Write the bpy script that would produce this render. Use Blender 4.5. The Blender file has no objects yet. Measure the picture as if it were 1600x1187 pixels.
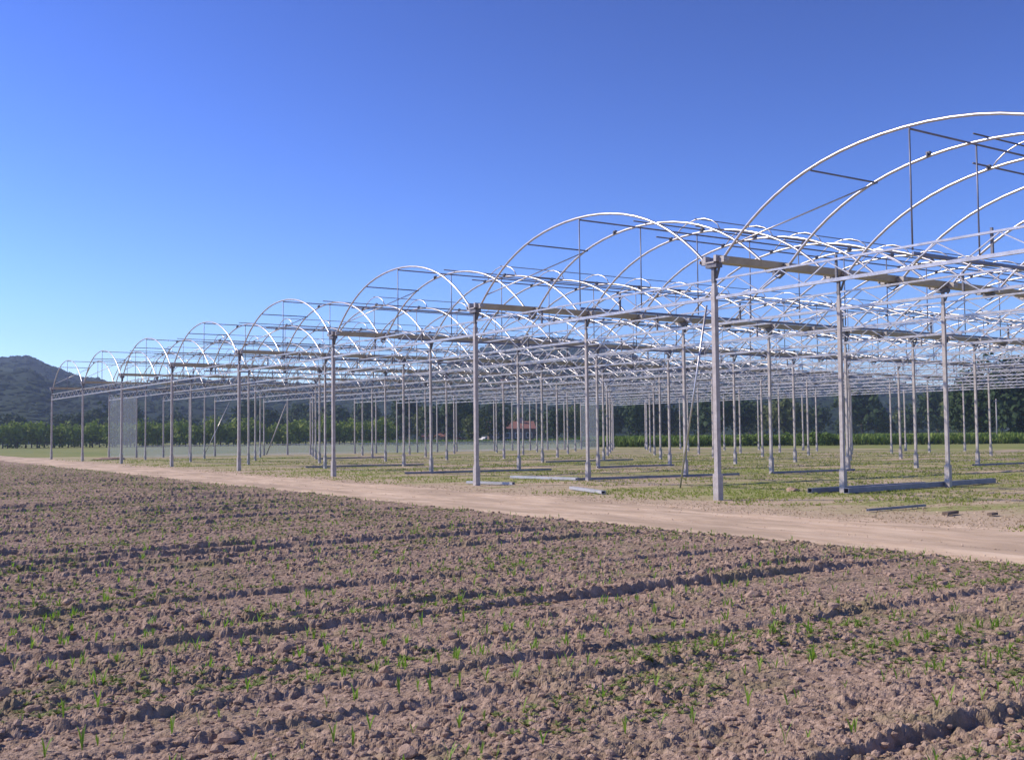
import bpy, bmesh, math, random
import numpy as np
from mathutils import Vector, Matrix
R = math.radians
random.seed(7); rng = np.random.default_rng(7)
SC = bpy.context.scene
COL = SC.collection
# World frame: origin at the foot of the nearest gable post, +x along the gutters (away, right), +y along the gable (away, left).
CAM = Vector((-20.70, -21.05, 1.784))
VX, VY = (0.8295, 0.5585), (-0.5585, 0.8295)      # rotation between the viewing heading and the greenhouse grid
def hx(a, d):                                      # a metres to the right, d metres ahead of where the photographer stands
    return (CAM.x + a*VX[0] + d*VX[1], CAM.y + a*VY[0] + d*VY[1])
# ---------------------------------------------------------------- camera
cam = bpy.data.objects.new('camera', bpy.data.cameras.new('camera')); COL.objects.link(cam); SC.camera = cam
pitch, roll = 0.0505, 0.0094
Xc, Yc = Vector((VX[0], VY[0], 0)), Vector((VX[1], VY[1], 0)); Zc = Vector((0, 0, 1))
fw = Yc*math.cos(pitch) + Zc*math.sin(pitch); up0 = -Yc*math.sin(pitch) + Zc*math.cos(pitch)
Rt = Xc*math.cos(roll) - up0*math.sin(roll); Up = Xc*math.sin(roll) + up0*math.cos(roll)
m = Matrix((Rt, Up, -fw)).transposed().to_4x4(); m.translation = CAM
cam.matrix_world = m
cam.data.sensor_width = 36; cam.data.lens = 36*1711/1600; cam.data.clip_start = .1; cam.data.clip_end = 20000
# ---------------------------------------------------------------- light
SUN_EL = R(37)
sd = (Xc*-0.985 + Yc*0.17).normalized()            # horizontal direction towards the sun
sunv = sd*math.cos(SUN_EL) + Zc*math.sin(SUN_EL)
sun = bpy.data.objects.new('sun', bpy.data.lights.new('sun', 'SUN')); COL.objects.link(sun)
sun.data.energy = 5; sun.data.angle = R(.53); sun.data.color = (1, .875, .73)
sun.rotation_euler = sunv.to_track_quat('Z', 'Y').to_euler(); sun.location = (-40, 0, 60)
world = bpy.data.worlds.new('World'); SC.world = world; world.use_nodes = True
nt = world.node_tree; bg = nt.nodes['Background']
sky = nt.nodes.new('ShaderNodeTexSky'); sky.sky_type = 'NISHITA'; sky.sun_disc = False
sky.sun_elevation = SUN_EL; sky.sun_rotation = math.atan2(sd.x, sd.y)
sky.air_density = 1.0; sky.dust_density = .2; sky.ozone_density = 4.5; sky.altitude = 200
hs = nt.nodes.new('ShaderNodeMix'); hs.data_type = 'RGBA'; hs.blend_type = 'MULTIPLY'; hs.inputs[0].default_value = 1
hs.inputs[7].default_value = (.212, .180, .208, 1)   # the blue-violet cast of the whole photograph's sky
gm = nt.nodes.new('ShaderNodeGamma'); gm.inputs[1].default_value = 2.1
nt.links.new(sky.outputs[0], gm.inputs[0]); nt.links.new(gm.outputs[0], hs.inputs[6]); nt.links.new(hs.outputs[2], bg.inputs[0]); bg.inputs[1].default_value = .125
SC.view_settings.view_transform = 'Standard'; SC.view_settings.look = 'None'; SC.view_settings.exposure = 0.2; SC.view_settings.gamma = 1
SC.view_settings.use_curve_mapping = False
SC.cycles.max_bounces = 6; SC.cycles.transparent_max_bounces = 12; SC.cycles.volume_bounces = 1

# ---------------------------------------------------------------- materials
def mat(name, c1, c2=None, scale=4, rough=.8, metal=0, bump=0, bscale=None, c3=None, s3=.5, stretch=None, detail=6, spec=None, rot=0, trans=0, cut=(.35, .65), cut3=(.45, .6)):
    M = bpy.data.materials.new(name); M.use_nodes = True; t = M.node_tree; b = t.nodes['Principled BSDF']
    b.inputs['Roughness'].default_value = rough; b.inputs['Metallic'].default_value = metal
    if spec is not None: b.inputs['Specular IOR Level'].default_value = spec
    g = t.nodes.new('ShaderNodeNewGeometry'); mp = t.nodes.new('ShaderNodeMapping'); t.links.new(g.outputs['Position'], mp.inputs[0])
    mp.inputs['Rotation'].default_value = (0, 0, rot)
    if stretch: mp.inputs['Scale'].default_value = stretch
    def ramp(sc, lo, hi, a, bb, det=detail):
        n = t.nodes.new('ShaderNodeTexNoise'); n.inputs['Scale'].default_value = sc; n.inputs['Detail'].default_value = det; n.inputs['Roughness'].default_value = .62
        t.links.new(mp.outputs[0], n.inputs[0]); r = t.nodes.new('ShaderNodeValToRGB')
        r.color_ramp.elements[0].position = lo; r.color_ramp.elements[1].position = hi
        r.color_ramp.elements[0].color = (*a, 1); r.color_ramp.elements[1].color = (*bb, 1)
        t.links.new(n.outputs[0], r.inputs[0]); return n, r
    if c2 is None: b.inputs['Base Color'].default_value = (*c1, 1)
    else:
        n, r = ramp(scale, cut[0], cut[1], c1, c2); out = r.outputs[0]
        if c3:
            n3, r3 = ramp(s3, cut3[0], cut3[1], (0, 0, 0), (1, 1, 1)); mx = t.nodes.new('ShaderNodeMix'); mx.data_type = 'RGBA'
            t.links.new(r3.outputs[0], mx.inputs[0]); t.links.new(out, mx.inputs[6]); mx.inputs[7].default_value = (*c3, 1); out = mx.outputs[2]
        t.links.new(out, b.inputs['Base Color'])
    if bump:
        nb = t.nodes.new('ShaderNodeTexNoise'); nb.inputs['Scale'].default_value = bscale or scale*4; nb.inputs['Detail'].default_value = 8
        t.links.new(g.outputs['Position'], nb.inputs[0]); bp = t.nodes.new('ShaderNodeBump'); bp.inputs['Strength'].default_value = bump; bp.inputs['Distance'].default_value = .02
        t.links.new(nb.outputs[0], bp.inputs['Height']); t.links.new(bp.outputs[0], b.inputs['Normal'])
    if trans:
        tl = t.nodes.new('ShaderNodeBsdfTranslucent'); tl.inputs[0].default_value = (c1[0]*1.6, c1[1]*1.7, c1[2], 1); ms = t.nodes.new('ShaderNodeMixShader'); ms.inputs[0].default_value = trans
        o = t.nodes['Material Output']; t.links.new(b.outputs[0], ms.inputs[1]); t.links.new(tl.outputs[0], ms.inputs[2]); t.links.new(ms.outputs[0], o.inputs[0])
    return M
M_SOIL = mat('dry tilled soil', (.235, .165, .118), (.425, .312, .235), 11, .95, bump=.7, bscale=70, c3=(.22, .185, .10), s3=.9, spec=.15, detail=10, cut3=(.5, .72), cut=(.36, .64))
M_CLOD = mat('crumbly clod soil', (.29, .20, .145), (.46, .335, .255), 9, .95, bump=.6, bscale=120, spec=.15)
M_PATH = mat('packed dirt track', (.52, .385, .265), (.67, .53, .385), 1.6, .92, bump=.4, bscale=45, c3=(.42, .32, .225), s3=.45, stretch=(1.6, .45, 1), spec=.15, detail=9)
M_GRASS = mat('worn grass plot', (.165, .215, .04), (.38, .35, .17), 3.5, .95, bump=.6, bscale=30, c3=(.47, .37, .265), s3=.22, spec=.1, stretch=(.35, 1.5, 1), rot=R(32), detail=10, cut3=(.46, .58))
t = M_GRASS.node_tree; b = t.nodes['Principled BSDF']; src = b.inputs['Base Color'].links[0].from_socket
g = t.nodes.new('ShaderNodeNewGeometry'); sx = t.nodes.new('ShaderNodeSeparateXYZ'); t.links.new(g.outputs['Position'], sx.inputs[0])
nz_ = t.nodes.new('ShaderNodeTexNoise'); nz_.inputs['Scale'].default_value = .55; nz_.inputs['Detail'].default_value = 8; t.links.new(g.outputs['Position'], nz_.inputs[0])
ma = t.nodes.new('ShaderNodeMath'); ma.operation = 'MULTIPLY_ADD'; ma.inputs[1].default_value = -9; t.links.new(nz_.outputs[0], ma.inputs[0]); t.links.new(sx.outputs[0], ma.inputs[2])
mr = t.nodes.new('ShaderNodeMapRange'); mr.inputs[1].default_value = -5.6; mr.inputs[2].default_value = -2.6; mr.inputs[3].default_value = .9; mr.inputs[4].default_value = 0; t.links.new(ma.outputs[0], mr.inputs[0])
mx = t.nodes.new('ShaderNodeMix'); mx.data_type = 'RGBA'; t.links.new(mr.outputs[0], mx.inputs[0]); t.links.new(src, mx.inputs[6]); mx.inputs[7].default_value = (.47, .365, .26, 1); t.links.new(mx.outputs[2], b.inputs['Base Color'])
M_FAR = mat('far pasture', (.17, .21, .06), (.26, .26, .09), .12, .95, spec=.1)
M_BLADE = mat('grass blades', (.20, .26, .05), (.34, .35, .12), 1.2, .8, spec=.15, trans=.25)
M_STRAW = mat('dry straw', (.42, .33, .2), (.3, .22, .12), 3, .9)
M_CORN = mat('young corn leaf', (.15, .27, .035), (.27, .36, .06), 6, .6, trans=.35, spec=.3)
M_WEED = mat('low weeds', (.13, .19, .04), (.22, .25, .07), 5, .8, trans=.25)
M_GALV = mat('galvanised steel post', (.32, .29, .275), (.45, .42, .40), 7, .55, metal=.12, detail=8)
M_TUBE = mat('galvanised steel tube', (.46, .44, .43), (.58, .57, .57), 5, .36, metal=.7)
M_TRUSS = mat('galvanised steel angle', (.36, .345, .34), (.50, .49, .49), 5, .36, metal=.55)
M_GUTTER = mat('gutter sheet steel', (.33, .305, .285), (.44, .415, .395), 3, .55, metal=.35)
M_DARK = mat('dull steel bracket', (.12, .12, .135), (.2, .2, .22), 8, .6, metal=.4)
M_BAR = mat('painted steel purlin', (.15, .16, .21), (.22, .23, .29), 3, .5, metal=.4)
M_PALE = mat('pale steel channel', (.38, .39, .40), (.50, .50, .52), 3, .5, metal=.3)
M_BARK = mat('bark', (.08, .06, .045), (.14, .11, .08), 8, .95)
M_LEAF_A = mat('orchard foliage', (.11, .17, .022), (.24, .28, .045), 1.1, .7, trans=.22, spec=.2)
M_LEAF_B = mat('dark foliage', (.02, .042, .016), (.05, .085, .025), .5, .7, trans=.15, spec=.15)
M_LEAF_C = mat('olive foliage', (.06, .085, .02), (.11, .13, .035), .6, .7, trans=.2, spec=.2)
M_FOREST = mat('hillside forest', (.010, .022, .014), (.028, .048, .022), .012, .9, spec=.1, detail=8)
M_CROP = mat('tall crop', (.09, .15, .03), (.22, .28, .06), .25, .8, trans=.25, spec=.2)
M_TILE = mat('clay roof tiles', (.20, .085, .06), (.27, .125, .09), 2, .85)
M_WALL = mat('brown plaster', (.13, .09, .08), (.19, .14, .12), 1, .9)
M_PLAST = mat('pink plaster', (.33, .24, .23), (.40, .31, .29), 1, .9)
M_WHITE = mat('white car paint', (.78, .78, .78), None, rough=.3)
M_RED = mat('red car paint', (.35, .03, .03), None, rough=.3)
M_GLASSD = mat('dark window', (.03, .035, .04), None, rough=.15)
M_RUB = mat('tyre rubber', (.02, .02, .02), None, rough=.8)
M_WOOD = mat('weathered timber', (.12, .085, .06), (.2, .15, .11), 9, .9)
M_POLY = bpy.data.materials.new('translucent corrugated sheet'); M_POLY.use_nodes = True
t = M_POLY.node_tree; b = t.nodes['Principled BSDF']; b.inputs['Base Color'].default_value = (.45, .5, .56, 1); b.inputs['Roughness'].default_value = .35
tr = t.nodes.new('ShaderNodeBsdfTransparent'); tr.inputs[0].default_value = (.8, .84, .88, 1); ms = t.nodes.new('ShaderNodeMixShader'); ms.inputs[0].default_value = .34
tl = t.nodes.new('ShaderNodeBsdfTranslucent'); tl.inputs[0].default_value = (.5, .55, .6, 1); m2 = t.nodes.new('ShaderNodeMixShader'); m2.inputs[0].default_value = .5
t.links.new(b.outputs[0], m2.inputs[1]); t.links.new(tl.outputs[0], m2.inputs[2]); t.links.new(tr.outputs[0], ms.inputs[1]); t.links.new(m2.outputs[0], ms.inputs[2]); t.links.new(ms.outputs[0], t.nodes['Material Output'].inputs[0])

# ---------------------------------------------------------------- mesh helpers
def tag(o, label=None, cat=None, group=None, kind=None):
    if label: o['label'] = label
    if cat: o['category'] = cat
    if group: o['group'] = group
    if kind: o['kind'] = kind
    return o
def link(name, me, parent=None, loc=(0, 0, 0), rz=0, scale=None):
    o = bpy.data.objects.new(name, me); COL.objects.link(o); o.location = loc; o.rotation_euler = (0, 0, rz)
    if scale: o.scale = scale
    if parent: o.parent = parent
    return o
def empty(name, loc=(0, 0, 0), rz=0): return link(name, None, None, loc, rz)
class MB:
    def __init__(s): s.v = []; s.f = []; s.m = []; s.sm = []
    def add(s, vs, fs, mi=0, smooth=False):
        n = len(s.v); s.v += [tuple(a) for a in vs]; s.f += [tuple(i+n for i in f) for f in fs]; s.m += [mi]*len(fs); s.sm += [smooth]*len(fs)
    def box(s, x0, x1, y0, y1, z0, z1, mi=0):
        s.add([(x0, y0, z0), (x1, y0, z0), (x1, y1, z0), (x0, y1, z0), (x0, y0, z1), (x1, y0, z1), (x1, y1, z1), (x0, y1, z1)],
              [(0, 3, 2, 1), (4, 5, 6, 7), (0, 1, 5, 4), (1, 2, 6, 5), (2, 3, 7, 6), (3, 0, 4, 7)], mi)
    def tube(s, pts, r, n=8, mi=0, smooth=True, caps=True):
        pts = [Vector(p) for p in pts]; rs = r if isinstance(r, (list, tuple)) else [r]*len(pts); vs = []; fs = []
        for i, p in enumerate(pts):
            d = (pts[min(i+1, len(pts)-1)]-pts[max(i-1, 0)]).normalized()
            a = d.cross(Vector((0, 0, 1))) if abs(d.z) < .95 else d.cross(Vector((1, 0, 0)))
            a.normalize(); c = a.cross(d).normalized()
            for k in range(n):
                q = 2*math.pi*(k+.5)/n; vs.append(p + (a*math.cos(q)+c*math.sin(q))*rs[i])
        for i in range(len(pts)-1):
            for k in range(n): fs.append((i*n+k, i*n+(k+1) % n, (i+1)*n+(k+1) % n, (i+1)*n+k))
        if caps: fs.append(tuple(range(n))); fs.append(tuple((len(pts)-1)*n+n-1-k for k in range(n)))
        s.add(vs, fs, mi, smooth)
    def bar(s, a, b_, w): s.tube([a, b_], w*.7071, 4, smooth=False)
    def mesh(s, name, mats):
        me = bpy.data.meshes.new(name); me.from_pydata(s.v, [], s.f)
        for q in (mats if isinstance(mats, (list, tuple)) else [mats]): me.materials.append(q)
        me.polygons.foreach_set('material_index', s.m); me.polygons.foreach_set('use_smooth', s.sm); me.update()
        bm = bmesh.new(); bm.from_mesh(me); bmesh.ops.recalc_face_normals(bm, faces=bm.faces); bm.to_mesh(me); bm.free(); return me
    def build(s, name, mats, parent=None, loc=(0, 0, 0), rz=0): return link(name, s.mesh(name, mats), parent, loc, rz)
def npmesh(name, V, F, mats, smooth=False):       # fast mesh from numpy arrays (F: n x 3 or n x 4)
    me = bpy.data.meshes.new(name); k = F.shape[1]
    me.vertices.add(len(V)); me.vertices.foreach_set('co', np.ascontiguousarray(V, np.float32).ravel())
    me.loops.add(F.size); me.loops.foreach_set('vertex_index', np.ascontiguousarray(F, np.int32).ravel())
    me.polygons.add(len(F)); me.polygons.foreach_set('loop_start', np.arange(0, F.size, k, dtype=np.int32))
    me.polygons.foreach_set('use_smooth', np.full(len(F), smooth))
    me.materials.append(mats); me.update(calc_edges=True); me.validate(); return me

# ---------------------------------------------------------------- numpy noise
def h2(ix, iy, s=0):
    with np.errstate(over='ignore'):
        h = (ix.astype(np.int64)*374761393 + iy.astype(np.int64)*668265263 + s*1442695041) & 0xffffffff
        h = ((h ^ (h >> 13))*1274126177) & 0xffffffff; h = (h ^ (h >> 16)); h = (h*2246822519) & 0xffffffff; h = h ^ (h >> 15)
    return (h & 0xffffff)/float(0x1000000)
def vnoise(x, y, s=0):
    ix = np.floor(x); iy = np.floor(y); fx = x-ix; fy = y-iy; ix = ix.astype(np.int64); iy = iy.astype(np.int64)
    fx = fx*fx*(3-2*fx); fy = fy*fy*(3-2*fy)
    return (h2(ix, iy, s)*(1-fx)+h2(ix+1, iy, s)*fx)*(1-fy)+(h2(ix, iy+1, s)*(1-fx)+h2(ix+1, iy+1, s)*fx)*fy
def fbm(x, y, o=4, s=0):
    a = 1; t = 0; n = 0
    for k in range(o): t = t+a*(vnoise(x, y, s+k)*2-1); n += a; a *= .5; x = x*2.03+11.3; y = y*2.03-7.1
    return t/n
def clods(x, y, cell, dens, s):                    # irregular lumps: one faceted dome per cell, not in every cell
    gx = np.floor(x/cell).astype(np.int64); gy = np.floor(y/cell).astype(np.int64); out = np.zeros_like(x)
    for dx in (-1, 0, 1):
        for dy in (-1, 0, 1):
            cx, cy = gx+dx, gy+dy; px = (cx+h2(cx, cy, s))*cell; py = (cy+h2(cx, cy, s+1))*cell
            on = h2(cx, cy, s+2) < dens; r = cell*(.28+.62*h2(cx, cy, s+3)**2); a = h2(cx, cy, s+4)*3.1416; e = .6+.4*h2(cx, cy, s+5)
            ux = (x-px)*np.cos(a)+(y-py)*np.sin(a); uy = (-(x-px)*np.sin(a)+(y-py)*np.cos(a))/e
            d = (np.abs(ux)**1.6+np.abs(uy)**1.6)**(1/1.6)/r
            hgt = np.where(on, np.sqrt(np.clip(1-d*d, 0, 1))*r*(.55+.35*h2(cx, cy, s+6))*(1+.3*(ux/r)), 0)
            out = np.maximum(out, hgt)
    return out

# ================================================================ GROUND
def low_edge(y): return -7.0+.03*np.clip(y, -30, 120)*(np.asarray(y) > 0)      # field side of the track
def up_edge(y): return -2.55+.022*np.clip(y, -30, 120)*(np.asarray(y) > 0)      # grass side of the track
def field_h(x, y):
    w = fbm(x*.12, y*.12, 2, 40)*.22
    yy = (y+w+fbm(x*1.6, y*1.6, 3, 44)*.07+fbm(x*6, y*6, 2, 46)*.05)/.78
    row = np.floor(yy); ph = yy-row
    k0 = h2(row.astype(np.int64), row.astype(np.int64)*0+3, 50)
    amp = np.where(k0 > .5, .55+.55*k0, .30+.4*k0)*np.clip(.05+1.45*vnoise(x*.33, row*3.7, 52), .2, 1.25)
    f = np.where(ph < .11, ph/.11, 1-(ph-.11)/.89)  # a steep crumbling step on the near side, a long slope behind it
    f = f*f*(3-2*f)
    head = np.clip((low_edge(y)-x)/2.6, .25, 1)
    h = .02+.070*amp*head*f+fbm(x*1.3, y*1.3, 4, 60)*.014+fbm(x*9, y*9, 3, 70)*.007+fbm(x*34, y*34, 2, 74)*.007
    xa = x+fbm(x*14, y*14, 2, 80)*.012; ya = y+fbm(x*14+50, y*14, 2, 84)*.012
    band = np.exp(-((ph-.09)/.13)**2)*np.clip(amp*1.3, 0, 1)
    patch = np.clip(vnoise(x*.5, y*1.3, 90)*1.9-.65, 0, 1)
    h = h+clods(xa, ya, .19, .10, 100)*.32*np.clip(patch+.3*band, .1, .9)+clods(xa, ya, .10, .34, 110)*.42*np.clip(.25+.8*patch+.9*band, 0, 1.25)
    h = h+clods(xa, ya, .058, .6, 120)*.5*np.clip(.35+.8*patch+.9*band, 0, 1.3)+clods(xa, ya, .033, .7, 130)*.55*np.clip(.55+.6*patch+.6*band, 0, 1.2)
    e = (low_edge(y)+fbm(x*.5, y*.5, 3, 140)*.25+fbm(x*3, y*3, 3, 142)*.22-x)           # inside the field > 0
    k = np.clip(e/.35, -1, 1)
    lip = .025*np.exp(-((e-.45)/.35)**2)*np.clip(.2+1.2*vnoise(x*.9, y*.9, 144), 0, 1)
    return np.where(k > 0, (h+lip)*k+.004, .06*k)
gd = Vector((0, 0, 0))
bmg = MB(); bmg.add([(-6000, -6000, 0), (6000, -6000, 0), (6000, 6000, 0), (-6000, 6000, 0)], [(0, 1, 2, 3)])
tag(bmg.build('ground', M_FAR), kind='structure')
def sheet(name, x0, x1, y0, y1, nx, ny, zf, m_, smooth=True):
    X, Y = np.meshgrid(np.linspace(x0, x1, nx), np.linspace(y0, y1, ny)); Z = zf(X, Y)
    V = np.stack([X, Y, Z], -1).reshape(-1, 3); i = np.arange((nx-1)*(ny-1)); a = (i//(nx-1))*nx+i % (nx-1)
    return tag(link(name, npmesh(name, V, np.stack([a, a+1, a+nx+1, a+nx], 1), m_, smooth)), kind='structure')
sheet('grass_plot', -9, 76, -75, 97, 280, 520, lambda x, y: .024+fbm(x*.3, y*.3, 4, 5)*.05*np.clip((x+8)/8, 0, 1)*0+.016*fbm(x*1.5, y*1.5, 3, 6), M_GRASS)
def pathz(x, y):
    lo, up = low_edge(y), up_edge(y); t = (x-lo)/(up-lo)
    n = fbm(x*.9, y*.35, 4, 20)*.9+fbm(x*4, y*3, 3, 24)*.5
    e = np.minimum((t+.12)*4.2, (1.0-t)*4.2)       # metres in from either side
    return .03+np.clip(e+n, -1, .8)*.035-.016*np.exp(-((t-.32)/.07)**2)-.016*np.exp(-((t-.68)/.07)**2)+.010*fbm(x*5, y*2.5, 3, 28)
X, Y = np.meshgrid(np.linspace(0, 1, 150), np.concatenate([np.linspace(-40, 20, 700), np.linspace(20.2, 130, 500)]))
XX = (low_edge(Y)-1.2)+X*(up_edge(Y)-low_edge(Y)+2.8)
V = np.stack([XX, Y, pathz(XX, Y)], -1).reshape(-1, 3); nx, ny = 150, 1200; i = np.arange((nx-1)*(ny-1)); a = (i//(nx-1))*nx+i % (nx-1)
tag(link('dirt_track', npmesh('dirt_track', V, np.stack([a, a+1, a+nx+1, a+nx], 1), M_PATH, True)), kind='structure')
# tilled field: fine near the viewer, coarser with distance
th = np.linspace(R(-45), R(50), 1080); rr = np.exp(np.linspace(math.log(2.6), math.log(125), 1250))
T, RR = np.meshgrid(th, rr); A, D = RR*np.sin(T), RR*np.cos(T)
FX = CAM.x+A*VX[0]+D*VX[1]; FY = CAM.y+A*VY[0]+D*VY[1]
FZ = field_h(FX, FY)+.012*np.clip(low_edge(FY)-FX, 0, 1)
keep = FX < low_edge(FY)+.9
nx, ny = 1080, 1250
idx = -np.ones(nx*ny, np.int64); kf = keep.ravel(); idx[kf] = np.arange(kf.sum())
i = np.arange((nx-1)*(ny-1)); a = (i//(nx-1))*nx+i % (nx-1); F = np.stack([a, a+nx, a+nx+1, a+1], 1)
F = F[(kf[F]).all(1)]; F = idx[F]
tag(link('tilled_field', npmesh('tilled_field', np.stack([FX, FY, FZ], -1).reshape(-1, 3)[kf], F, M_SOIL, False)), kind='structure')
# the rest of the field behind and beside the viewer: one coarse sheet just under the fine one
def fz1(x, y): return field_h(np.array([x]), np.array([y]))[0]+.012*min(max(low_edge(y)-x, 0), 1)
mb = MB(); mb.add([(-300, -300, .006), (-7.6, -300, .006), (-7.6, 40, .006), (-4.5, 140, .006), (-300, 140, .006)], [(0, 1, 2, 3, 4)])
tag(mb.build('field_margin', M_SOIL), kind='structure')

# ================================================================ GREENHOUSE
S, DJ, H = 12.0, 5.0, 6.3
NJ, IMIN, IMAX = 13, -1, 7
gh = tag(empty('greenhouse_frame'), 'unfinished multi-span greenhouse of bare steel arches and posts beside the track', 'greenhouse')
AP = [(0, 8.53), (1.4, 8.46), (3.03, 8.06), (4.38, 7.38), (5.02, 6.97), (5.5, 6.54), (5.68, 6.36)]
def arch_z(dx): return float(np.interp(abs(dx), [p[0] for p in AP], [p[1] for p in AP]))
pc = np.polyfit([p[0]**2 for p in AP], [p[1] for p in AP], 3)
def az(dx): return float(np.polyval(pc, dx*dx))
ts = [5.68*math.sin(math.pi/2*k/15) for k in range(-15, 16)]
mb = MB(); mb.tube([(0, 6+t_, az(t_)) for t_ in ts], .038, 8); me_arch = mb.mesh('arch', M_TUBE)
mb = MB()
mb.box(-.06, .06, -.09, .09, 6.3, 6.46); mb.box(-.10, .10, -.13, -.09, 6.34, 6.42); mb.box(-.10, .10, .09, .13, 6.34, 6.42)
me_shoe = mb.mesh('arch_shoe', M_GUTTER)
def post_mesh(a, b_, h):
    mb = MB(); mb.box(-a, a, -b_, b_, 0.3, h-.62); mb.box(-a*.7, a*.7, -b_*.7, b_*.7, h-.62, h-.1); me = mb.mesh('post', M_GALV)
    mb = MB(); mb.box(-a-.025, a+.025, -b_-.03, b_+.03, -.3, .72); mf = mb.mesh('foot', M_GALV)
    mb = MB(); mb.box(-a*.8, a*.8, -b_*.8, b_*.8, h-.5, h-.1); mb.box(-a-.05, a+.05, -.2, .2, h-.1, h+.046)
    mb.add([(-.05, -b_-.01, h-.4), (.05, -b_-.01, h-.4), (.05, -.2, h-.1), (-.05, -.2, h-.1)], [(0, 1, 2, 3)]); mh = mb.mesh('head_bracket', M_DARK)
    return me, mf, mh
P_FRONT, P_MID = post_mesh(.066, .066, 6.28), post_mesh(.046, .056, 6.28)
P_SIDE = post_mesh(.055, .055, 6.28)
def add_post(x, y, kind):
    me, mf, mh = kind; p = link('post', me, gh, (x, y, random.uniform(-.01, .01)))
    p.rotation_euler = (random.uniform(-.0015, .0015), random.uniform(-.0015, .0015), 0)
    link('foot', mf, p); link('head_bracket', mh, p)
for i in range(IMIN, IMAX+1):
    for j in range(NJ+1): add_post(j*DJ, i*S, P_FRONT if j == 0 else (P_SIDE if i == IMAX else P_MID))
for j in range(1, NJ): add_post((j+.5)*DJ, IMAX*S, P_SIDE)
for i in range(IMIN, IMAX): add_post(NJ*DJ, (i+.5)*S, P_SIDE)
# gutters: one trough per row, in lengths of one bay
mb = MB()
prof = [(-.24, 6.50), (-.21, 6.50), (-.13, 6.36), (.13, 6.36), (.21, 6.50), (.24, 6.50), (.15, 6.33), (-.15, 6.33)]
vs = [(x_, p[0], p[1]) for x_ in (0.0, DJ-.004) for p in prof]; fs = [(k, (k+1) % 8, 8+(k+1) % 8, 8+k) for k in range(8)]
fs += [(0, 1, 2, 7), (2, 3, 6, 7), (3, 4, 5, 6), (8, 15, 10, 9), (10, 15, 14, 11), (11, 14, 13, 12)]
mb.add(vs, fs); me_gut = mb.mesh('gutter', M_GUTTER)
mb = MB(); mb.box(-.05, .05, -.2, .2, 6.2, 6.326); mb.add([(-.05, -.2, 6.2), (.05, -.2, 6.2), (.05, 0, 6.08), (-.05, 0, 6.08), (-.05, .2, 6.2), (.05, .2, 6.2)], [(0, 1, 2, 3), (3, 2, 5, 4)])
me_gb = mb.mesh('gutter_bracket', M_DARK)
mb = MB(); mb.box(-.16, -.002, -.24, -.15, 6.33, 6.5); mb.box(-.16, -.002, .15, .24, 6.33, 6.5); mb.box(-.16, -.002, -.15, .15, 6.3, 6.34); me_end = mb.mesh('gutter_end', M_GUTTER)
for i in range(IMIN, IMAX+1):
    for j in range(NJ):
        g_ = link('gutter', me_gut, gh, (j*DJ, i*S, 0))
        link('gutter_bracket', me_gb, g_, (DJ/2, 0, 0))
    link('gutter_end', me_end, gh, (0, i*S, 0))
# trusses across every span at every post line
ZT, ZB = 5.87, 5.37
mb = MB(); mb.box(-.025, .025, .07, S-.07, ZT-.03, ZT+.02); me_top = mb.mesh('top_chord', M_TRUSS)
mb = MB(); mb.box(-.04, .04, .07, S-.07, ZB-.035, ZB+.045); me_bot = mb.mesh('bottom_chord', M_TRUSS)
NV = 8; dy = (S-.2)/(2*NV)
def diag(k):
    a_ = .1+k*dy; z0, z1 = (ZB+.04, ZT-.03) if k % 2 == 0 else (ZT-.03, ZB+.04); return ((0, a_, z0), (0, a_+dy, z1))
mb = MB(); mb.bar(Vector((0, 0, ZB+.04)), Vector((0, dy, ZT-.03)), .026); me_d0 = mb.mesh('diagonal', M_TRUSS)
mb = MB(); mb.bar(Vector((0, 0, ZT-.03)), Vector((0, dy, ZB+.04)), .026); me_d1 = mb.mesh('diagonal', M_TRUSS)
mb = MB()
for k in range(2*NV): mb.bar(*diag(k), .026)
me_web = mb.mesh('web', M_TRUSS)
mb = MB(); mb.box(-.025, .025, -.025, .025, ZB+.045, ZT+.10); me_hang = mb.mesh('hanger', M_DARK)
for i in range(IMIN, IMAX):
    for j in range(NJ+1):
        t_ = link('truss', None, gh, (j*DJ, i*S, 0)); t_.name = 'truss'
        link('top_chord', me_top, t_); link('bottom_chord', me_bot, t_)
        if i <= 2 and j <= 2 or j == 0:
            for k in range(2*NV): link('diagonal', me_d0 if k % 2 == 0 else me_d1, t_, (0, .1+k*dy, 0))
        else: tag(link('web', me_web, t_), kind='stuff')
        for yy in (4.0, 8.0): link('hanger', me_hang, t_, (.055, yy, 0))
# arches every half bay, with a central strut and shoes
mb = MB(); mb.tube([(0, 5.86, 5.77), (0, 5.86, 8.46)], .02, 6); me_strut = mb.mesh('strut', M_BAR)
vts = [(7.12, 8.47), (6.95, 8.66), (6.7, 8.83), (6.35, 8.96), (5.95, 9.02), (5.55, 8.99), (5.2, 8.87), (4.95, 8.70), (4.84, 8.52)]
mb = MB(); mb.tube([(0, a_, z_) for a_, z_ in vts], .022, 6); me_vent = mb.mesh('vent_arch', M_TUBE)
mb = MB()
for k in range(8):
    q = k*math.pi/4; mb.box(-.05, .05, 5.6+.055*math.cos(q)-.02, 5.6+.055*math.cos(q)+.02, 8.6+.055*math.sin(q)-.02, 8.6+.055*math.sin(q)+.02)
mb.box(-.07, .07, 5.54, 5.66, 8.53, 8.62); me_gear = mb.mesh('vent_gear', M_DARK)
me_clamp_mb = MB(); me_clamp_mb.box(-.045, .045, -.05, .05, -.05, .05); me_clamp_mb.box(-.09, -.045, -.02, .02, -.1, .02); me_clamp = me_clamp_mb.mesh('clamp', M_DARK)
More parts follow.
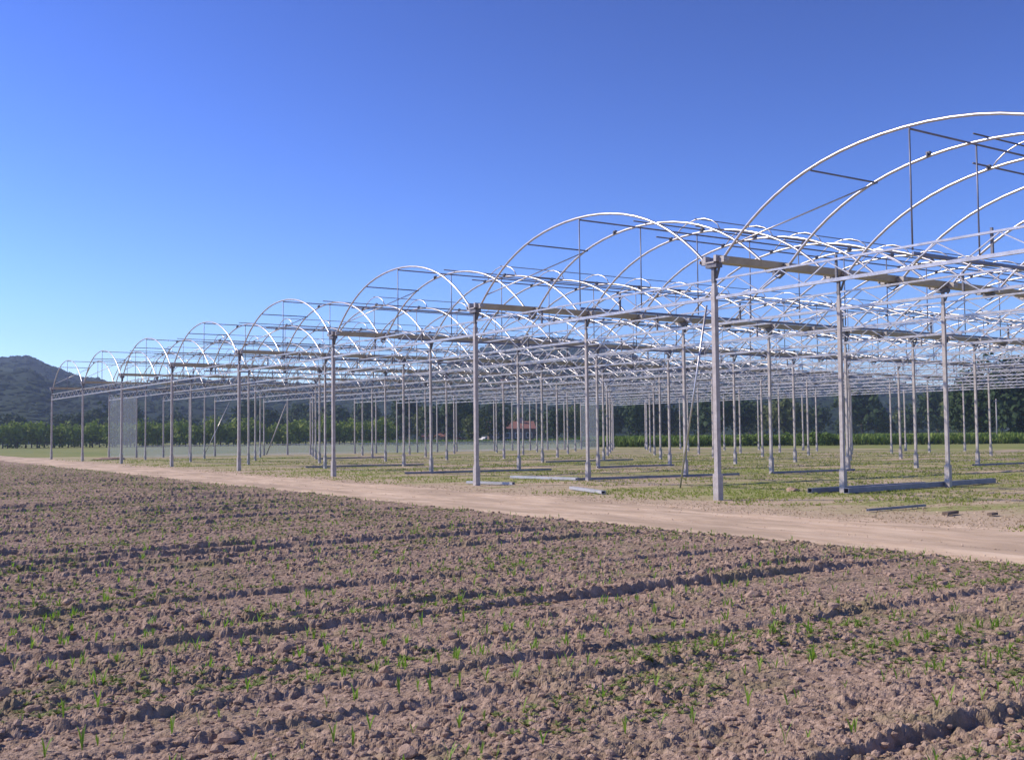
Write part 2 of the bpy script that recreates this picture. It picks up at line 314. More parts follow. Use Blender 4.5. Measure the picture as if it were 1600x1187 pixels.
for i in range(IMIN, IMAX):
    for j2 in range(2*NJ+1):
        x = j2*DJ/2; a_ = link('arch', me_arch, gh, (x+(.0 if j2 else 0), i*S, 0))
        link('arch_shoe', me_shoe, a_, (0, .34, 0)); link('arch_shoe', me_shoe, a_, (0, 11.66, 0))
        link('strut', me_strut, gh, (x, i*S, 0))
        if j2 >= 2:
            link('vent_arch', me_vent, gh, (x+.06, i*S, 0)); link('vent_gear', me_gear, gh, (x, i*S, 0))
        if j2 >= 1: link('clamp', me_clamp, a_, (-.02, 7.12, az(1.12)+.05))
L = NJ*DJ
def longi(name, y, z, x0, x1, w, m_, bx=None):
    mb = MB()
    if bx: mb.box(x0, x1, -w, w, -bx, bx)
    else: mb.tube([(x0, 0, 0), (x1, 0, 0)], w, 6)
    me = mb.mesh(name, m_)
    for i in range(IMIN, IMAX): link(name, me, gh, (0, i*S+y, z))
longi('ridge_purlin', 5.86, az(.14)-.065, 0, L, .026, M_BAR)
longi('quarter_purlin', 8.65, az(2.65)-.06, 0, 2.5, .024, M_BAR)
longi('side_purlin', 3.3, az(2.7)-.06, 2.5, L, .02, M_BAR)
longi('hinge_purlin', 7.12, az(1.12)+.06, 4.3, L, .026, M_BAR)
longi('vent_rail', 4.84, 8.5, 4.6, L, .03, M_BAR)
longi('vent_top_purlin', 5.95, 9.045, 5, L, .018, M_BAR)
longi('drive_shaft', 5.6, 8.6, 2.0, L, .022, M_DARK)
longi('middle_beam', 5.86, 5.70, 0, L, .028, M_BAR, .036)
# one wind brace per span from the second arch down to the foot of the first
mb = MB(); mb.tube([(2.5, 8.65, az(2.65)-.05), (.03, 11.25, az(5.25)-.02)], .02, 6); me_b = mb.mesh('wind_brace', M_TUBE)
for i in range(IMIN, IMAX): link('wind_brace', me_b, gh, (0, i*S, 0))
# side wall braces, base panels and the two full height end panels
YW = IMAX*S
mb = MB(); mb.tube([(13.9, YW-.1, .1), (16.4, YW-.1, 5.3)], .035, 6); mb2 = MB(); mb2.tube([(20.2, YW-.2, .1), (22.3, YW-.15, 5.2)], .06, 6)
mb.build('wall_brace', M_TUBE, gh); mb2.build('wall_brace', M_GALV, gh)
def corr(w, h, z0):                                # corrugated sheet: real ribs
    mb = MB(); n = int(w/.13); 
    for k in range(n+1): 
        x_ = k*w/n; o = .006 if k % 2 else -.006; mb.v += [(x_, o, z0), (x_, o, z0+h)]
    for k in range(n): mb.f.append((2*k, 2*k+2, 2*k+3, 2*k+1)); mb.m.append(0); mb.sm.append(False)
    return mb.mesh('wall_panel', M_POLY)
me_low, me_high = corr(2.46, 1.05, .04), corr(2.46, 5.7, .04)
for k in range(3, 26):
    x = k*2.5; full = k in (2, 24)
    pass
link('wall_panel', me_high, gh, (5.02, YW+.10, 0)); link('wall_panel', me_high, gh, (60.02, YW+.10, 0))
for k in range(3, 24): link('wall_panel', me_low, gh, (k*2.5+.02, YW+.10, 0))
mb = MB(); mb.box(7.5, 62.5, YW+.12, YW+.17, 1.09, 1.15); mb.build('panel_rail', M_TRUSS, gh)
for x in (5.0, 7.5):
    pass
for i in range(IMIN, IMAX):                        # vertical strips of the end sheet edge
    pass

# ================================================================ THINGS ON THE GROUND
def beam(name, label, x0, y0, x1, y1, w, h, m_, cat='steel beam', group=None, z=.05, chan=True):
    dx, dy_ = x1-x0, y1-y0; Ln = math.hypot(dx, dy_); mb = MB()
    if chan: mb.box(0, Ln, -w/2, w/2, 0, .012); mb.box(0, Ln, -w/2, -w/2+.012, .014, h); mb.box(0, Ln, w/2-.012, w/2, .014, h); mb.box(0, Ln, -w/2+.014, w/2-.014, h-.012, h)
    else: mb.box(0, Ln, -w/2, w/2, 0, h)
    return tag(mb.build(name, m_, None, (x0, y0, z), math.atan2(dy_, dx)), label, cat, group)
g_ = 'steel beams lying between the posts'
beam('steel_beam', 'thick blue-grey steel beam on the grass running past the two nearest right posts, outer one with its end clear of the post', 4.6, -.42, 13.3, .55, .16, .15, M_BAR, group=g_)
beam('steel_beam', 'thick grey steel beam beside the outer one, its end poking out left of the second post', 4.05, .42, 9.6, .62, .16, .14, M_BAR, group=g_)
beam('steel_bar', 'thin short dark bar lying alone on dry grass near the track at the right', -.75, -5.35, 1.5, -5.2, .06, .05, M_BAR, cat='steel bar')
beam('steel_channel', 'short pale steel channel lying askew between the track and the grass', .5, 7.1, -.5, 4.2, .14, .09, M_PALE, cat='steel channel')
beam('steel_channel', 'pale steel channel lying on the grass behind the foot of the second front post', .35, 13.2, .9, 11.0, .14, .09, M_PALE, cat='steel channel')
beam('steel_channel', 'long pale steel channel meeting a dark beam left of an inner post', 4.3, 16.2, 4.9, 12.5, .14, .1, M_PALE, cat='steel channel')
for (x0, y0, x1, y1, lb) in ((4.7, 12.35, 12.6, 11.6, 'long dark beam on the grass reaching from an inner post to behind the nearest tall corner post'),
        (3.5, 23.8, 11.1, 22.8, 'long dark beam on the grass behind the second front post from the right'),
        (4.4, 37.3, 11.5, 36.3, 'long dark beam on the grass behind the third front post from the right'),
        (14.6, 11.6, 19.8, 11.5, 'dark beam lying on the grass between two inner posts right of the nearest corner post'),
        (14.8, 23.8, 20, 23.7, 'dark beam lying on the grass between two inner posts left of the leaning pole'),
        (29, 11.6, 37, 11.4, 'dark beam lying farther back on the grass at the right'),
        (20, 35.6, 27, 35.4, 'dark beam lying on the grass far left inside the frame'),
        (52, 11.4, 60, 11.2, 'thin dark beam on the grass near the far right end of the frame'),
        (15, 59.6, 21, 59.4, 'dark beam on the grass close to the low clear wall panels')):
    beam('steel_beam', lb, x0, y0, x1, y1, .12, .09, M_BAR, group=g_)
mb = MB(); mb.tube([(3.8, 5.6, 0.02), (3.8, 4.22, 5.85)], .032, 6)
tag(mb.build('leaning_pole', M_TUBE), 'thin steel pole leaning up against the truss left of the nearest corner post', 'pole')
def rock_mesh(seed, sub=2, name='clod'):
    bm = bmesh.new(); bmesh.ops.create_icosphere(bm, subdivisions=sub, radius=1); rs = random.Random(seed); ax = [Vector([rs.gauss(0, 1) for _ in range(3)]).normalized() for _ in range(9)]; dd = [rs.uniform(.55, .9) for _ in ax]
    for v in bm.verts:
        n = v.co.normalized(); k = min([1]+[d/max(n.dot(a_), .01) for a_, d in zip(ax, dd)]); v.co = n*k*(1+rs.uniform(-.07, .07)); v.co.z *= .72
    me = bpy.data.meshes.new(name); bm.to_mesh(me); bm.free(); me.materials.append(M_CLOD); return me
rocks = [rock_mesh(k) for k in range(8)]
for (x, y, s, lb) in ((4.85, 1.85, .22, 'lump of dug earth behind the nearest corner post, right of its foot'), (5.1, 1.1, .17, 'smaller lump of dug earth close to the beam end')):
    o = link('earth_lump', random.choice(rocks), None, (x, y, .05), random.random()*6, (s*1.5, s, s*.6)); tag(o, lb, 'earth lump')
beam('timber_scrap', 'short weathered timber scrap on the dry grass at the right edge of the track', -.5, -7.1, .1, -6.95, .12, .06, M_WOOD, cat='timber scrap', chan=False)
beam('timber_scrap', 'small dark timber offcut just right of the longer scrap', .05, -7.75, .35, -7.7, .1, .05, M_WOOD, cat='timber scrap', chan=False)
o = link('earth_heap', rocks[2], None, (3.2, 76.0, .0), 0, (1.9, 1.2, .35)); tag(o, 'low brown heap of earth on the grass left of the tall clear wall panel', 'earth heap')

# clods and corn seedlings in the field
def in_view(x, y, m_=.02):
    d = Vector((x, y, 0))-Vector((CAM.x, CAM.y, 0)); a_, dd = d.dot(Xc), d.dot(Yc)
    return dd > 4.3 and abs(a_/dd) < .4676+m_
def cam_d(x, y): return (Vector((x, y, 0))-Vector((CAM.x, CAM.y, 0))).dot(Yc)
def polar(n, d0, d1, pw=1.0):                      # scatter over the ground in front of the viewer, within the field
    out = []
    while len(out) < n:
        d = d0+(d1-d0)*random.random()**pw; a_ = random.uniform(-.56, .56)*d; x, y = hx(a_, d)
        if x < low_edge(y)-.15: out.append((x, y, d))
    return out
cl = polar(150, 4.8, 17, 1.3)
for x, y, d in cl:
    s = random.choice((.03, .035, .04, .045, .055))*random.uniform(.8, 1.25)*(1+.02*d); z = fz1(x, y)
    o = link('soil_clod', random.choice(rocks), None, (x, y, z+s*.25), random.random()*6, (s*random.uniform(.8, 1.3), s, s)); o.rotation_euler.x = random.uniform(-.4, .4)
    tag(o, 'pale brown clod of dry soil lying loose on the tilled field', 'soil clod', 'loose clods on the tilled field')
# small loose crumbs, thousands
base = []
for k in range(6):
    r_ = rock_mesh(50+k, 1, 'crumb'); v_ = np.array([v.co[:] for v in r_.vertices]); f_ = np.array([p.vertices[:] for p in r_.polygons]); base.append((v_, f_)); bpy.data.meshes.remove(r_)
def scatter(name, pts, protos, zoff, smin, smax, m_, kindlabel, dgrow=.0, cat=None, tilt=.5, zs=None):
    VV = []; FF = []; n = 0; xs = np.array([p[0] for p in pts]); ys = np.array([p[1] for p in pts]); zz = (field_h(xs, ys)+.01) if zs is None else np.full(len(pts), zs)
    for (x, y, d), z in zip(pts, zz):
        v_, f_ = random.choice(protos); s = random.uniform(smin, smax)*(1+dgrow*d); a_ = random.random()*6.283; c_, sn = math.cos(a_), math.sin(a_)
        w = v_*s; q = np.empty_like(w); q[:, 0] = w[:, 0]*c_-w[:, 1]*sn+x; q[:, 1] = w[:, 0]*sn+w[:, 1]*c_+y; q[:, 2] = w[:, 2]+z+zoff*s
        VV.append(q); FF.append(f_+n); n += len(v_)
    o = link(name, npmesh(name, np.concatenate(VV), np.concatenate(FF), m_)); tag(o, kindlabel, cat, kind='stuff'); return o
scatter('soil_crumbs', polar(9000, 4.6, 26, 1.2), base, .2, .010, .03, M_CLOD, 'small loose crumbs of dry soil over the tilled field', .03, 'soil crumbs')
def plant_proto(seed, nl, h, w, spread, prof=((0, .5), (.4, 1), (.75, .8), (1, .05))):           # blades that arch outwards, 3 segments each
    rs = random.Random(seed); vs = []; fs = []
    for k in range(nl):
        a_ = k*math.pi*(1+.1*rs.random())+rs.uniform(-.5, .5) if nl <= 5 else rs.random()*6.28; hh = h*rs.uniform(.6, 1.1); sp = spread*rs.uniform(.4, 1.2); b0 = len(vs)
        ca, sa = math.cos(a_), math.sin(a_)
        for t_, wd in prof:
            r_ = sp*t_**1.6; z = hh*(t_-.28*t_**3*(sp/h)); px, py = r_*ca, r_*sa; ww = w*wd
            vs += [(px-sa*ww, py+ca*ww, z), (px+sa*ww, py-ca*ww, z)]
        for q in range(len(prof)-1): fs.append((b0+2*q, b0+2*q+1, b0+2*q+3, b0+2*q+2))
    return np.array(vs), np.array(fs)
def row_pts(n, d0, d1, pw, jit=.05):
    out = []; pitch_ = .78
    while len(out) < n:
        d = d0+(d1-d0)*random.random()**pw; a_ = random.uniform(-.56, .56)*d; x, y = hx(a_, d)
        w = float(fbm(np.array([x*.12]), np.array([y*.12]), 2, 40)[0])*.22
        ry = (math.floor((y+w)/(pitch_/1))+.35)*pitch_-w+random.gauss(0, jit)
        x = round(x/.24)*.24+random.gauss(0, .04)
        if x < low_edge(ry)-.2: out.append((x, ry, cam_d(x, ry)))
    return out
corn = [plant_proto(200+k, random.choice((3, 4, 4)), .15, .0065, .07) for k in range(6)]
corn_me = [npmesh('corn_leaves', v_, f_, M_CORN) for v_, f_ in corn]
seen = set(); cnt = 0
for x, y, d in sorted(row_pts(900, 5.0, 19, 1.25), key=lambda p: p[2]):
    key = (round(x/.16), round(y/.3))
    if key in seen or cnt >= 290: continue
    seen.add(key); cnt += 1; s = random.uniform(.45, .95)
    o = link('corn_seedling', random.choice(corn_me), None, (x, y, fz1(x, y)), random.random()*6.28, (s, s, s*random.uniform(.8, 1.3)))
    tag(o, 'small green corn seedling of a few thin leaves growing from the tilled soil', 'seedling', 'corn seedlings in the field')
scatter('corn_seedlings', row_pts(4600, 8, 85, 1.0), corn, 0, .4, .85, M_CORN, 'rows of tiny corn seedlings over the farther field', 0, 'seedlings')
weeds = [plant_proto(300+k, 7, .03, .006, .05, ((0, .6), (.6, 1), (1, .1))) for k in range(5)]
wp = [p for p in polar(22000, 4.8, 75, 1.0) if vnoise(np.array([p[0]*.55]), np.array([p[1]*.9]), 400)[0] > .62-.004*p[2]]
scatter('low_weeds', wp, weeds, 0, .5, 1.4, M_WEED, 'low green weeds creeping in the furrows of the tilled field', .01, 'weeds')
# grass under the frame
def plot_pts(n, d0, d1, pw, pred):
    out = []
    while len(out) < n:
        d = d0+(d1-d0)*random.random()**pw; a_ = random.uniform(-.56, .56)*d; x, y = hx(a_, d)
        if x > up_edge(y)+random.gauss(.35, .5) and x < 75 and y < 96 and pred(x, y, d): out.append((x, y, d))
    return out
nz = lambda x, y, s, a_, b_: vnoise(np.array([x*a_]), np.array([y*b_]), s)[0]
tuft = [plant_proto(500+k, 6, .075, .006, .07, ((0, .6), (.6, .9), (1, .1))) for k in range(6)]
scatter('grass', plot_pts(20000, 19, 95, 1.5, lambda x, y, d: nz(x, y, 600, .22, .3)*.6+nz(x, y, 601, 1.1, 1.1)*.4 > .47+.16*max(0, 1-(x+2)/4)), tuft, 0, .55, 1.25, M_BLADE, 'short uneven grass growing under the frame', .006, 'grass', zs=.012)
scatter('dry_grass', plot_pts(11000, 19, 80, 1.5, lambda x, y, d: nz(x, y, 600, .22, .3) < .62), tuft, 0, .35, .8, M_STRAW, 'dry straw coloured grass on the worn plot', .006, 'dry grass', zs=.01)
scatter('verge_rubble', plot_pts(2500, 19, 60, 1.4, lambda x, y, d: True), base, .12, .010, .03, M_PATH, 'small stones and earth crumbs on the worn plot', 0, 'rubble', zs=.03)

def track_pts(n, d0, d1, pred):
    out = []
    while len(out) < n:
        d = random.uniform(d0, d1); a_ = random.uniform(-.56, .56)*d; x, y = hx(a_, d); lo, up = float(low_edge(y)), float(up_edge(y))
        if lo-.2 < x < up+.8 and pred((x-lo)/(up-lo)): out.append((x, y, d))
    return out
scatter('track_gravel', track_pts(2600, 13, 60, lambda t: random.random() < .25+1.2*abs(t-.5)), base, .1, .006, .020, M_PATH, 'scattered gravel and crumbs on the dirt track', .01, 'gravel', zs=.045)
scatter('track_straw', track_pts(2500, 13, 60, lambda t: abs(t-.5) < .07 or t > .88 or t < .05), tuft, 0, .2, .6, M_STRAW, 'thin dry tufts along the middle and edges of the dirt track', .0, 'dry tufts', zs=.03)

# ================================================================ VEGETATION BEHIND
def leaf_cloud(seed, n, lobes, sz, m_, name='crown'):
    r_ = np.random.default_rng(seed); C_ = np.array([l[:3] for l in lobes]); Rd = np.array([l[3:6] for l in lobes])
    w = Rd.prod(1)**.67; k = r_.choice(len(lobes), n, p=w/w.sum()); d = r_.normal(size=(n, 3)); d /= np.linalg.norm(d, axis=1)[:, None]
    rad = r_.uniform(.45, 1.06, n)**.6; lump = 1+.14*np.sin(d[:, 0]*5+k)+.12*np.sin(d[:, 1]*6+d[:, 2]*4+seed)
    P = C_[k]+d*Rd[k]*(rad*lump)[:, None]
    nrm = d+r_.normal(scale=.55, size=(n, 3)); nrm /= np.linalg.norm(nrm, axis=1)[:, None]
    a_ = np.cross(nrm, r_.normal(size=(n, 3))); a_ /= np.linalg.norm(a_, axis=1)[:, None]; b_ = np.cross(nrm, a_)
    s = sz*r_.uniform(.5, 1.3, n)[:, None]; e = r_.uniform(.5, .9, n)[:, None]
    V = np.stack([P-a_*s, P-b_*s*e, P+a_*s+nrm*s*.3, P+b_*s*e], 1).reshape(-1, 3); F = np.arange(4*n).reshape(-1, 4)
    return npmesh(name, V, F, m_)
def trunk_mesh(h, r0, seed, limbs=4):
    rs = random.Random(seed); mb = MB(); top = (rs.uniform(-.3, .3), rs.uniform(-.3, .3), h)
    mb.tube([(0, 0, -.3), (top[0]*.3, top[1]*.3, h*.4), top], [r0, r0*.75, r0*.3], 6)
    for k in range(limbs):
        q = rs.random()*6.28; z0 = h*rs.uniform(.35, .6); mb.tube([(top[0]*.3, top[1]*.3, z0), (math.cos(q)*h*.2, math.sin(q)*h*.2, z0+h*.2), (math.cos(q)*h*.35, math.sin(q)*h*.35, z0+h*.4)], [r0*.5, r0*.35, r0*.12], 5)
    return mb.mesh('trunk', M_BARK)
def crown_lobes(rs, R0, z0, z1, n=7, flat=1.0):
    out = []
    for k in range(n):
        q = rs.random()*6.28; rr_ = R0*rs.uniform(.15, .65)*(1 if k else 0); z = z0+(z1-z0)*rs.uniform(.25, .78); r_ = R0*rs.uniform(.42, .72)*(1.3 if k == 0 else 1)
        rz = min(r_*flat*rs.uniform(.7, 1), (z1-z)*1.0, (z-z0)*1.3+.2); out.append((math.cos(q)*rr_, math.sin(q)*rr_, z, r_, r_, max(rz, .3*r_)))
    out.append((0, 0, (z0+z1)/2, R0*.8, R0*.8, (z1-z0)*.46)); return out
def kit(n, seed, R0, z0, z1, m_, leaves, sz, r0, lobes=7, flat=1.0):
    out = []
    for k in range(n):
        rs = random.Random(seed+k); out.append((leaf_cloud(seed+k, leaves, crown_lobes(rs, R0*rs.uniform(.88, 1.12), z0, z1*rs.uniform(.92, 1.05), lobes, flat), sz, m_), trunk_mesh(z1*.6, r0, seed+k)))
    return out
K_ORCH = kit(5, 1000, 2.4, .5, 5.6, M_LEAF_A, 620, .34, .15)
K_DARK = kit(5, 1100, 5.2, 1.0, 12.5, M_LEAF_B, 900, .72, .35)
K_OLIV = kit(3, 1200, 5.0, .8, 11, M_LEAF_C, 900, .62, .3)
K_BIG = kit(2, 1300, 6.5, .6, 17.0, M_LEAF_B, 3000, .6, .5, 10, 1.2)
K_SHRUB = kit(4, 1400, 1.7, .0, 2.6, M_CROP, 200, .3, .06, 5)
def tree(name, a_, d, kitm, label, cat, group=None, s=1.0, sz=None):
    x, y = hx(a_, d); c_, t_ = random.choice(kitm); e = empty(name, (x, y, 0), random.random()*6.28); sc = s*random.uniform(.88, 1.12); e.scale = (sc*random.uniform(.9, 1.15), sc*random.uniform(.9, 1.15), sz if sz else sc)
    link('trunk', t_, e); link('crown', c_, e); tag(e, label, cat, group)
def A(px, d): return (px-800)/1711*d
px = -140
while px < 610:                                    # the front three rows of the orchard
    for rw, d in ((0, 232+px*.03), (1, 238+px*.03), (2, 245+px*.03)):
        tree('fruit_tree', A(px+random.uniform(-4, 4)+rw*9, d), d+random.uniform(-.6, .6), K_ORCH, 'leafy green orchard tree in the rows behind the left of the frame', 'tree', 'fruit trees in the orchard', random.uniform(.92, 1.12))
    px += random.uniform(25, 31)
LAB = 'dark bushy tree in the belt at the foot of the wooded hills'
for px in list(range(-180, 640, 27)):
    d = random.uniform(300, 380); tree('broadleaf_tree', A(px+random.uniform(-12, 12), d), d, K_DARK, LAB, 'tree', 'trees along the foot of the hills', random.choice((.6, .75, .8, .95, 1.05)))
for px in list(range(600, 1840, 22)):
    d = random.uniform(255, 360); tree('broadleaf_tree', A(px+random.uniform(-12, 12), d), d, K_DARK if random.random() < .7 else K_OLIV, LAB, 'tree', 'trees along the foot of the hills', random.choice((.55, .7, .8, .9, 1.0)))
tree('broadleaf_tree', A(741, 235), 235, K_OLIV, 'round olive green tree standing left of the barn', 'tree', s=.62)
tree('broadleaf_tree', A(775, 240), 240, K_DARK, 'dark tree close against the left end of the barn', 'tree', s=.5)
tree('broadleaf_tree', A(868, 250), 250, K_DARK, 'dark tree just right of the barn', 'tree', s=.62)
tree('broadleaf_tree', A(992, 235), 235, K_DARK, 'dark rounded tree at the right of the dense post rows, behind the crop', 'tree', s=.62)
tree('broadleaf_tree', A(1532, 190), 190, K_BIG, 'tall dark tree rising above the roof trusses at the right, left one of the group', 'tree', s=.97)
tree('broadleaf_tree', A(1590, 182), 182, K_BIG, 'tall dark tree at the right edge of the picture', 'tree', s=.95)
tree('broadleaf_tree', A(1655, 200), 200, K_BIG, 'tall dark tree just beyond the right edge of the picture', 'tree', s=1.0)
# tall crop strip beyond the plot, counted by nobody
pts = []
while len(pts) < 9000:
    d = random.uniform(150, 205); a_ = random.uniform(A(905, d), A(2000, d)); x, y = hx(a_, d)
    if x > 77: pts.append((x, y, d))
cp = [plant_proto(700+k, 9, 1.5, .12, .6) for k in range(4)]
scatter('tall_crop', pts, cp, 0, .7, 1.15, M_CROP, 'strip of tall green crop beyond the grass at the right', 0, 'crop', zs=0)
pts = []
while len(pts) < 7000:
    d = random.uniform(205, 330); a_ = random.uniform(A(560, d), A(1900, d)); x, y = hx(a_, d); pts.append((x, y, d))
scatter('meadow_growth', pts, cp, 0, .35, .8, M_CROP, 'rough green meadow growth before the tree belt', 0, 'meadow', zs=0)
for k in range(8):
    d = 150+random.uniform(-2, 2); tree('vine_shrub', A(1160+k*22+random.uniform(-6, 6), d), d, K_SHRUB, 'small leafy shrub in the row along the near edge of the tall crop', 'shrub', 'shrubs along the crop edge', .7)
# hills
RP = [(-900, 560), (-400, 570), (-150, 578), (0, 562), (45, 558), (75, 572), (110, 584), (150, 590), (180, 599), (215, 597), (250, 589), (300, 587), (350, 590), (450, 594), (520, 597), (600, 588), (680, 570), (740, 547), (780, 530), (820, 522), (880, 526), (940, 540), (1000, 560), (1050, 566), (1100, 562), (1200, 566), (1300, 582), (1400, 600), (1500, 608), (1600, 605), (1800, 590), (2400, 580)]
rx = [math.atan((p[0]-800)/1711) for p in RP]; rh = [(676-p[1]+(800-p[0])*.0094)/1711 for p in RP]
tz = np.linspace(R(-55), R(55), 360); rd = np.linspace(430, 1750, 90); T, RD = np.meshgrid(tz, rd)
rid = np.interp(T, rx, rh); near = .34+.12*fbm(T*9, T*0+3, 3, 801)
pk = 1150+160*fbm(T*5, T*0, 3, 800)
def hill_z(T, RD, pk_, rid_, near_):
    k = np.clip((RD-440)/(pk_-440), 0, 1); back = np.clip((RD-pk_)/600, 0, 1)
    prof = near_*np.sin(np.clip(k*2.2, 0, 1)*math.pi/2)*(1-k)+k**1.5
    return rid_*pk_/np.cos(T)**0*prof*(1-back**2)+(6*fbm(RD*np.sin(T)*.012, RD*np.cos(T)*.012, 4, 810)+4*fbm(RD*np.sin(T)*.05, RD*np.cos(T)*.05, 3, 812))*np.clip((RD-450)/200, 0, 1)*.9-4*(1-np.clip((RD-430)/60, 0, 1))
HZ = hill_z(T, RD, pk, rid, near)
HXx = CAM.x+RD*np.sin(T)*VX[0]+RD*np.cos(T)*VX[1]; HYy = CAM.y+RD*np.sin(T)*VY[0]+RD*np.cos(T)*VY[1]
V = np.stack([HXx, HYy, HZ], -1).reshape(-1, 3); nx, ny = 360, 90; i = np.arange((nx-1)*(ny-1)); a = (i//(nx-1))*nx+i % (nx-1)
tag(link('hills', npmesh('hills', V, np.stack([a, a+nx, a+nx+1, a+1], 1), M_FOREST, True)), kind='structure')
blob = []
for k in range(5):
    bm = bmesh.new(); bmesh.ops.create_icosphere(bm, subdivisions=1, radius=1); rs = random.Random(k)
    for v in bm.verts: v.co *= rs.uniform(.7, 1.25)
    blob.append((np.array([v.co[:] for v in bm.verts]), np.array([[v.index for v in f_.verts] for f_ in bm.faces]))); bm.free()
n = 26000; tt = rng.uniform(R(-38), R(38), n); dd = 450+800*rng.random(n)**1.0
pk1 = np.interp(tt, tz, pk[0]); dd = np.minimum(dd, pk1+30*rng.random(n)); zz = hill_z(tt, dd, pk1, np.interp(tt, rx, rh), np.interp(tt, tz, near[0]))
VV = []; FF = []; q0 = 0
for k in range(n):
    v_, f_ = blob[k % 5]; s = rng.uniform(1.8, 4.2); a_ = rng.random()*6.28; c_, sn = math.cos(a_), math.sin(a_); x, y = hx(dd[k]*math.sin(tt[k]), dd[k]*math.cos(tt[k]))
    w = v_*s; VV.append(np.stack([w[:, 0]*c_-w[:, 1]*sn+x, w[:, 0]*sn+w[:, 1]*c_+y, w[:, 2]*rng.uniform(.5, .85)+zz[k]-1.0], 1)); FF.append(f_+q0); q0 += len(v_)
tag(link('forest', npmesh('forest', np.concatenate(VV), np.concatenate(FF), M_FOREST)), 'far woodland covering the hills behind the frame', 'woodland', kind='stuff')

# ================================================================ FAR BUILDINGS AND CARS
def house(name, a_, d, z, w, dp, hw, hr, wallm, label, nwin, rz, base_drop=0, cat='house'):
    x, y = hx(a_, d); e = tag(empty(name, (x, y, z), math.atan2(VX[1], VX[0])*0+math.atan2(VY[0], VX[0])+rz), label, cat)
    mb = MB(); mb.box(-w/2, w/2, 0, dp, -base_drop, hw); mb.add([(-w/2, 0, hw), (-w/2, dp, hw), (-w/2, dp/2, hw+hr-.15), (w/2, 0, hw), (w/2, dp, hw), (w/2, dp/2, hw+hr-.15)], [(0, 1, 2), (3, 5, 4)]); mb.build('wall', wallm, e)
    mb = MB()
    for s_ in (-1, 1):
        y0 = dp/2+s_*(dp/2+.5); z0 = hw-.5*hr/(dp/2)
        mb.add([(-w/2-.4, y0, z0), (w/2+.4, y0, z0), (w/2+.4, dp/2, hw+hr), (-w/2-.4, dp/2, hw+hr), (-w/2-.4, y0, z0+.2), (w/2+.4, y0, z0+.2), (w/2+.4, dp/2, hw+hr+.2), (-w/2-.4, dp/2, hw+hr+.2)], [(0, 3, 2, 1), (4, 5, 6, 7), (0, 1, 5, 4), (1, 2, 6, 5), (3, 0, 4, 7)])
    mb.build('roof', M_TILE, e)
    mb = MB(); mb.box(w*.2, w*.2+.7, dp*.35, dp*.35+.7, hw, hw+hr+1.0); mb.build('chimney', M_PLAST, e)
    for k in range(nwin):
        xx = -w/2+w*(k+.5)/nwin; mb = MB(); mb.box(xx-.75, xx+.75, -.06, .05, hw*.35, hw*.72); f_ = mb.build('window', M_WHITE, e)
        mb = MB(); mb.box(xx-.62, xx+.62, -.09, -.063, hw*.35+.12, hw*.72-.12); mb.build('pane', M_GLASSD, f_)
house('barn', A(800, 262), 262, 0, 10.6, 8, 3.4, 1.6, M_WALL, 'long low barn with terracotta roof seen between the posts', 4, .12, cat='barn')
house('farm_shed', A(676, 285), 285, 0, 5.5, 5, 1.7, .9, M_PLAST, 'small pale pink shed left of the olive green tree', 1, 0, cat='shed')
def on_hill(px, d):
    th_ = math.atan((px-800)/1711); r_ = d
    return float(hill_z(np.array([th_]), np.array([r_]), np.interp([th_], tz, pk[0]), np.interp([th_], rx, rh), np.interp([th_], tz, near[0]))[0])
for px, d, lb in ((1447, 560, 'small pink hillside house, left of the pair seen between posts at the right'), (1467, 575, 'small pink hillside house, right of the pair seen between posts at the right'), (790, 580, 'pale house on the wooded slope above the barn roof')):
    x = d*math.sin(math.atan((px-800)/1711)); yy = d*math.cos(math.atan((px-800)/1711))
    house('hillside_house', x, yy-12, on_hill(px, d)+3.2, 3.6, 4, 2.4, 1.1, M_PLAST, lb, 2, .2, 3.5)
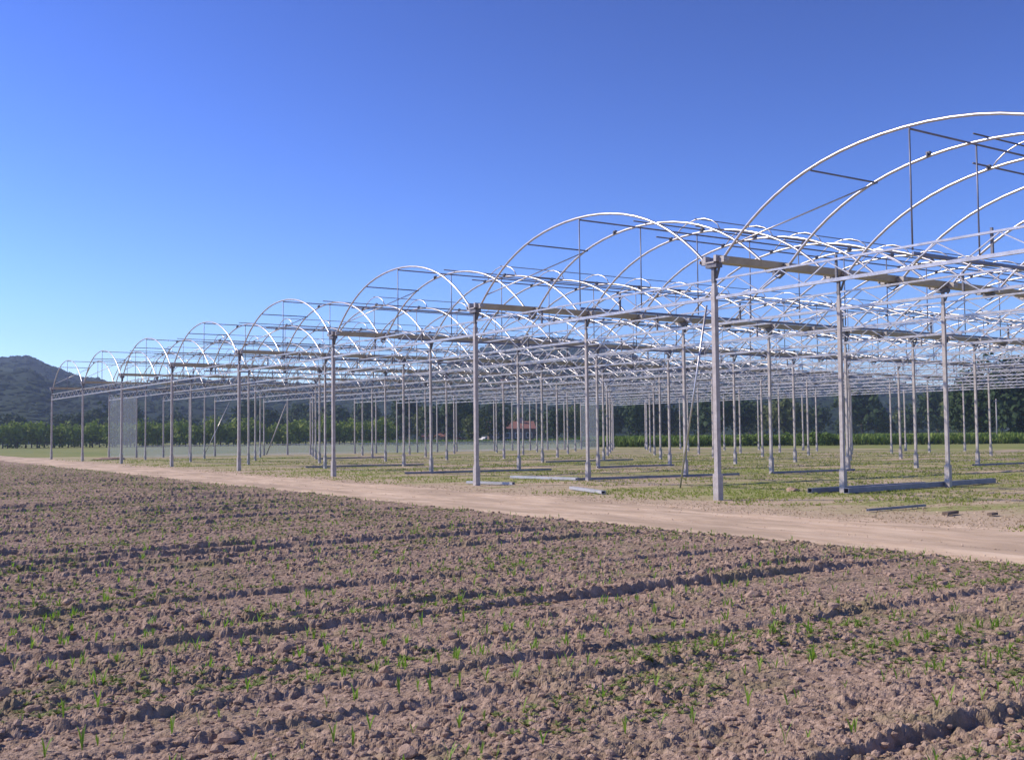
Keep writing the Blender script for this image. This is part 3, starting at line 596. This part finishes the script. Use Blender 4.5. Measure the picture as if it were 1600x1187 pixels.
def car(name, a_, d, rz, m_, label, z=0):
    x, y = hx(a_, d); e = tag(empty(name, (x, y, z), math.atan2(VY[0], VX[0])+rz), label, 'car')
    side = [(-2.05, .35), (-2.1, .75), (-1.95, .95), (-1.2, 1.0), (-.6, 1.42), (.9, 1.45), (1.6, 1.05), (2.05, .95), (2.1, .4)]
    mb = MB(); n_ = len(side); vs = [(p[0], yy_*(.82 if p[1] > 1.2 else 1), p[1]) for yy_ in (-.85, .85) for p in side]
    mb.add(vs, [tuple(range(n_)), tuple(range(2*n_-1, n_-1, -1))]+[(k, k+n_, (k+1) % n_+n_, (k+1) % n_) for k in range(n_)]); mb.build('body', m_, e)
    for s_ in (-1, 1):
        mb = MB(); mb.add([(-1.05, s_*.865, 1.02), (-.55, s_*.73, 1.36), (.85, s_*.73, 1.38), (1.35, s_*.865, 1.04)], [(0, 1, 2, 3)]); mb.build('window', M_GLASSD, e)
        for xw in (-1.3, 1.3):
            mb = MB(); mb.tube([(xw, s_*.70, .33), (xw, s_*.90, .33)], .33, 12); w_ = mb.build('wheel', M_RUB, e)
            mb = MB(); mb.tube([(xw, s_*.88, .33), (xw, s_*.915, .33)], .2, 10); mb.build('hub', M_GALV, w_)
car('parked_car', A(719, 290), 290, 1.1, M_RED, 'small red car parked under the olive green tree')
car('parked_car', A(757, 300), 300, .9, M_WHITE, 'white car parked between the olive tree and the barn')
# raised bank with the white car at the far right
mb = MB(); x0, y0 = hx(A(1440, 176), 176); x1, y1 = hx(A(1800, 176), 176); nrm = Vector((VX[1], VY[1], 0)); a0, a1 = Vector((x0, y0, 0)), Vector((x1, y1, 0))
sec = [(0, -.1), (4, 1.45), (12, 1.5), (18, -.1)]
mb.add([tuple(a0+nrm*s_+Vector((0, 0, z_ if z_ > 0 else -.1))*(1)) for s_, z_ in sec]+[tuple(a1+nrm*s_+Vector((0, 0, z_))) for s_, z_ in sec], [(0, 1, 5, 4), (1, 2, 6, 5), (2, 3, 7, 6), (0, 3, 2, 1), (4, 5, 6, 7)])
tag(mb.build('road_bank', M_FAR), kind='structure')
car('parked_car', A(1592, 184), 184, .15, M_WHITE, 'white car on the bank under the big dark trees at the right edge', 1.5)
x, y = hx(A(1556, 172), 172); e = tag(empty('utility_pole', (x, y, 0)), 'slim grey utility pole before the tall dark trees at the right', 'utility pole')
mb = MB(); mb.tube([(0, 0, -.3), (0, 0, 6.8)], [.13, .08], 8); mb.build('shaft', M_GALV, e)
mb = MB(); mb.box(-.6, .6, -.05, .05, 6.45, 6.55); mb.build('crossarm', M_DARK, e)

# ================================================================ AIR
HAZE = 0.00027
hz = MB(); hz.box(-2600, 2600, -2600, 2600, -1, 240)
M_HAZE = bpy.data.materials.new('haze'); M_HAZE.use_nodes = True; t = M_HAZE.node_tree
t.nodes.remove(t.nodes['Principled BSDF']); v = t.nodes.new('ShaderNodeVolumePrincipled'); v.inputs['Color'].default_value = (.55, .7, 1, 1); v.inputs['Density'].default_value = HAZE; v.inputs['Anisotropy'].default_value = .2
t.links.new(v.outputs[0], t.nodes['Material Output'].inputs['Volume'])
tag(hz.build('haze', M_HAZE), 'thin bluish haze in front of the far hills', 'haze', kind='stuff')
